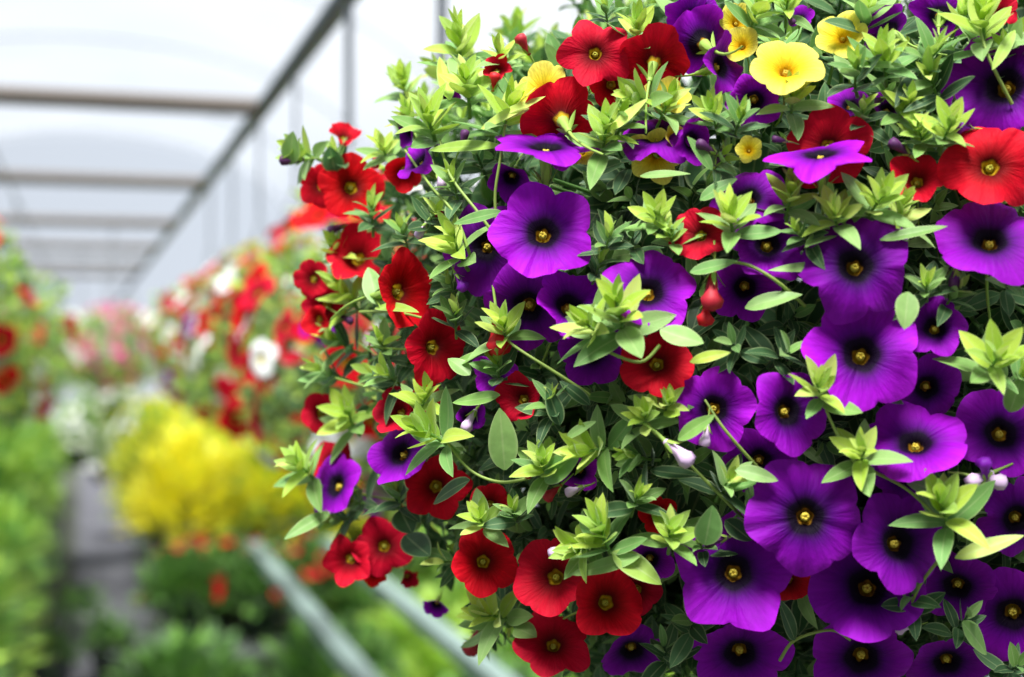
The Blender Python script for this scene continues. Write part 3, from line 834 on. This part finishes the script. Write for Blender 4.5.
# hoops
for i in range(7):
    y = 1.8 + 3.6 * i
    if y > 24: break
    P = [Vector((x * .993, y, z * .993)) for x, z in [(3.3, 0)] + arc + [(-3.3, 0)]]
    V, F = tube(P, .009, 8)
    thing_mesh('hoop', V, F, M_PIPE, label='grey tubular hoop arching under the plastic roof', cat='hoop', group='roof hoops')

# ------------------------------------------------------------------ ground, path, benches
m, n, p = newmat('gravel')
N, L = n.nodes, n.links
t = N.new('ShaderNodeTexCoord')
vo = N.new('ShaderNodeTexVoronoi'); vo.inputs['Scale'].default_value = 22
L.new(t.outputs['Object'], vo.inputs['Vector'])
r = N.new('ShaderNodeValToRGB'); r.color_ramp.elements[0].color = sr(48, 47, 54); r.color_ramp.elements[1].color = sr(112, 112, 118)
sp = N.new('ShaderNodeSeparateColor'); L.new(vo.outputs['Color'], sp.inputs[0])
L.new(sp.outputs[0], r.inputs[0]); L.new(r.outputs[0], p.inputs['Base Color'])
b = N.new('ShaderNodeBump'); b.inputs['Strength'].default_value = .6; L.new(vo.outputs['Distance'], b.inputs['Height']); L.new(b.outputs[0], p.inputs['Normal'])
p.inputs['Roughness'].default_value = .9
M_GRAV = m
M_SOILG = plain('dark_ground', sr(70, 74, 60), .95, noise=.35, scale=6, bump=.3)
V, F = box((0, 10.5, -.05), (6.8, 27.5, .1))
tag(link('floor', mesh('floor', V, F, M_SOILG, smooth=False)), kind='structure')
V, F = box((.15, 10.5, .006), (.44, 27, .012))
tag(link('floor_path', mesh('floor_path', V, F, M_GRAV, smooth=False)), kind='structure')

def bench(name, x0, x1, y0, y1, z, label, rails_only=False, rx=None, step=2.2, lr=.018, mat=M_RAIL):
    b = empty(name, ((x0 + x1) / 2, y0, 0)); tag(b, label, 'bench')
    o = Vector(b.location)
    for x in (rx or (x0, x1)):
        V, F = box((x, (y0 + y1) / 2, z - .02), (.055, y1 - y0, .04))
        link('rail', mesh('rail', V - np.array(o), F, mat, smooth=False), b)
        for y in np.arange(y0 + .3, y1, step):
            V, F = tube([(x, y, 0), (x, y, z - .04)], lr, 8)
            link('leg', mesh('leg', V - np.array(o), F, mat), b)
    if not rails_only:
        V, F = box(((x0 + x1) / 2, (y0 + y1) / 2, z - .055), (x1 - x0, y1 - y0, .03))
        link('bench_top', mesh('bench_top', V - np.array(o), F, M_BENCH, smooth=False), b)
    return b
bench('bench', .655, .965, 2.3, 5.85, .8, 'pale metal bench rails running diagonally below the flowers', True, None, 3.4, .01)
bench('bench', .40, 1.5, 6.9, 14, .56, 'far bench under the yellow plants')
bench('bench', .30, 1.2, 5.95, 6.75, .36, 'small low bench with dark red-flowered plants below the yellow ones', mat=M_BENCH)
bench('bench', -1.1, -.28, 3.0, 16, .55, 'low bench of leafy plants left of the aisle')

# ------------------------------------------------------------------ potted plants on benches and ground
YG = [sr(150, 190, 60), sr(168, 200, 66)]; GR = [sr(96, 150, 58), sr(118, 170, 66)]; DG = [sr(60, 104, 48), sr(78, 124, 60)]
YY = [sr(240, 230, 24), sr(248, 236, 40), sr(222, 222, 36)]
def bush(seed, pal, rad, h, n, leafl):
    mb = MB(); rng = random.Random(seed)
    for k in range(n):
        d = Vector((rng.gauss(0, 1), rng.gauss(0, 1), abs(rng.gauss(0, 1)))).normalized()
        f = rng.uniform(.35, 1) ** .6
        p = Vector((d.x * rad * f, d.y * rad * f, d.z * h * f))
        ax = (d + Vector((rng.uniform(-.5, .5), rng.uniform(-.5, .5), rng.uniform(-.2, .7)))).normalized()
        M = Matrix.Translation(p) @ (ax.to_track_quat('X', 'Z').to_matrix().to_4x4())
        add_leaf(mb, M, leafl * rng.uniform(.7, 1.2), leafl * .4, rng.choice(pal), rng, 3, 5)
    return mb.me('foliage', M_LEAF)
B_GR = [bush(11, YG + GR, .24, .34, 700, .075), bush(12, GR, .24, .32, 700, .08)]
B_DG = [bush(13, DG + GR, .24, .30, 600, .09)]
B_LG = [bush(21, YG, .25, .32, 420, .12), bush(22, YG + GR, .25, .3, 420, .12)]
B_YY = [bush(14, YY + YG, .26, .44, 800, .08), bush(15, YY, .25, .42, 800, .08)]
V, F = lathe([(.001, 0), (.075, 0), (.078, .003), (.10, .14), (.107, .14), (.107, .155), (.095, .155), (.09, .13), (.001, .13)], 20)
PLP = mesh('pot', V, F, M_POT)
B_SM = bush(31, DG + GR, .12, .16, 130, .07)
POTW = mesh('pot', V, F, M_BASKETPOT)
PLG = mesh('pot', V, F, M_GREYPOT)
def plant(name, x, y, z, me, label, cat, group, pot=PLP, s=1.0, blooms=None, seed=0):
    o = empty(name, (x, y, z)); tag(o, label, cat, group)
    o.rotation_euler.z = seed * 1.3
    o.scale = (s, s, s)
    link('pot', pot, o)
    f = link('foliage', me, o, Matrix.Translation((0, 0, .13))); f['kind'] = 'stuff'
    if blooms:
        rng = random.Random(seed)
        for k in range(blooms[1]):
            d = Vector((rng.gauss(0, 1), rng.gauss(0, 1) - .3, abs(rng.gauss(0, 1)))).normalized()
            M = Matrix.Translation((d.x * .25, d.y * .25, .13 + d.z * .36)) @ frame(d + Vector((0, 0, .3)), k) @ Matrix.Scale(.036, 4)
            q = link('flower', SF[blooms[0]][k % 2], o, M)
    return o
rng = random.Random(5)
k = 0
for iy in range(7):
    for x in (.46, .90, 1.34):
        y = 6.9 + iy * .62 + (.1 if x == 1.02 else 0)
        k += 1
        plant('yellow_potted_plant', x + rng.uniform(-.04, .04), y, .56, B_YY[k % 2], 'bushy bright yellow plant in a pot on the far bench' if iy else {.46: 'bright yellow bush at the front of the far bench, next to the aisle', .90: 'bright yellow bush at the front of the far bench, between two others', 1.34: 'bright yellow bush at the front of the far bench, farthest from the aisle'}[x], 'potted plant', 'yellow plants on the far bench', s=rng.uniform(1.0, 1.15), seed=k)
for iy in range(6):
    y = 6.9 + iy * .7
    k += 1
    plant('yellow_potted_plant', .46 + rng.uniform(-.03, .03), y, .44, B_YY[k % 2], 'yellow-green plant standing low at the aisle edge', 'potted plant', 'yellow plants along the aisle', s=.95, seed=k) if False else None
for iy in range(13):
    for x in (-.40, -.82):
        y = 3.4 + iy * .62
        k += 1
        plant('green_potted_plant', x + rng.uniform(-.05, .05), y, .55, B_GR[k % 2], 'light green leafy plant in a pot on the low left bench', 'potted plant', 'green plants on the left bench', s=rng.uniform(.95, 1.25), seed=k)
for iy in range(9):
    for ix in range(6):
        x = .36 + ix * .48; y = 4.7 + iy * .56
        if x < 1.3 and y > 5.6: continue
        k += 1
        dk = (ix == 0) or rng.random() < .25
        plant('green_potted_plant', x + rng.uniform(-.06, .06), y, 0, (B_DG if dk else B_LG)[k % (1 if dk else 2)],
              'green leafy plant in a pot on the ground below the benches', 'potted plant', 'green plants on the ground', s=rng.uniform(.95, 1.25), seed=k)
for i, (x, y) in enumerate([(.42, 6.4), (.72, 6.25), (.98, 6.45), (.60, 6.6)]):
    plant('red_potted_plant', x, y, .36, B_DG[0], ['leftmost dark leafy plant with red flowers on the small low bench', 'dark red-flowered plant between two others on the low bench, nearest the front', 'dark red-flowered plant on the low bench close to the pale rail', 'dark red-flowered plant at the back of the low bench'][i], 'potted plant', 'red-flowered plants below the bench', s=.8, blooms=('R', 16), seed=90 + i)
for i, (x, y, lab) in enumerate([(-.06, 10.5, 'white flowering plant at the left edge of the aisle'), (.36, 9.6, 'white flowering plant in the aisle under the pink baskets'), (.12, 12.0, 'pale plant far down the aisle')]):
    plant('white_potted_plant', x, y, .75 if i < 2 else .5, B_GR[i % 2], lab, 'potted plant', 'white plants by the aisle', s=.9, blooms=('W', 60), seed=120 + i)

for i, (x, y, pm, lab) in enumerate([(-.16, 6.75, PLG, 'small plant in a grey pot standing in the aisle nearest the picture corner'), (.12, 6.95, PLG, 'grey pot with a small plant in the middle of the aisle'),
 (.46, 6.9, POTW, 'pale pot with a small plant at the right side of the aisle'), (-.02, 7.9, POTW, 'pale pot standing farther back on the gravel aisle'), (.44, 8.3, PLG, 'grey pot beside the yellow plants on the aisle edge')]):
    plant('small_potted_plant', x, y, .012, B_SM, lab, 'potted plant', 'pots standing in the aisle', pot=pm, s=1.0, seed=200 + i)
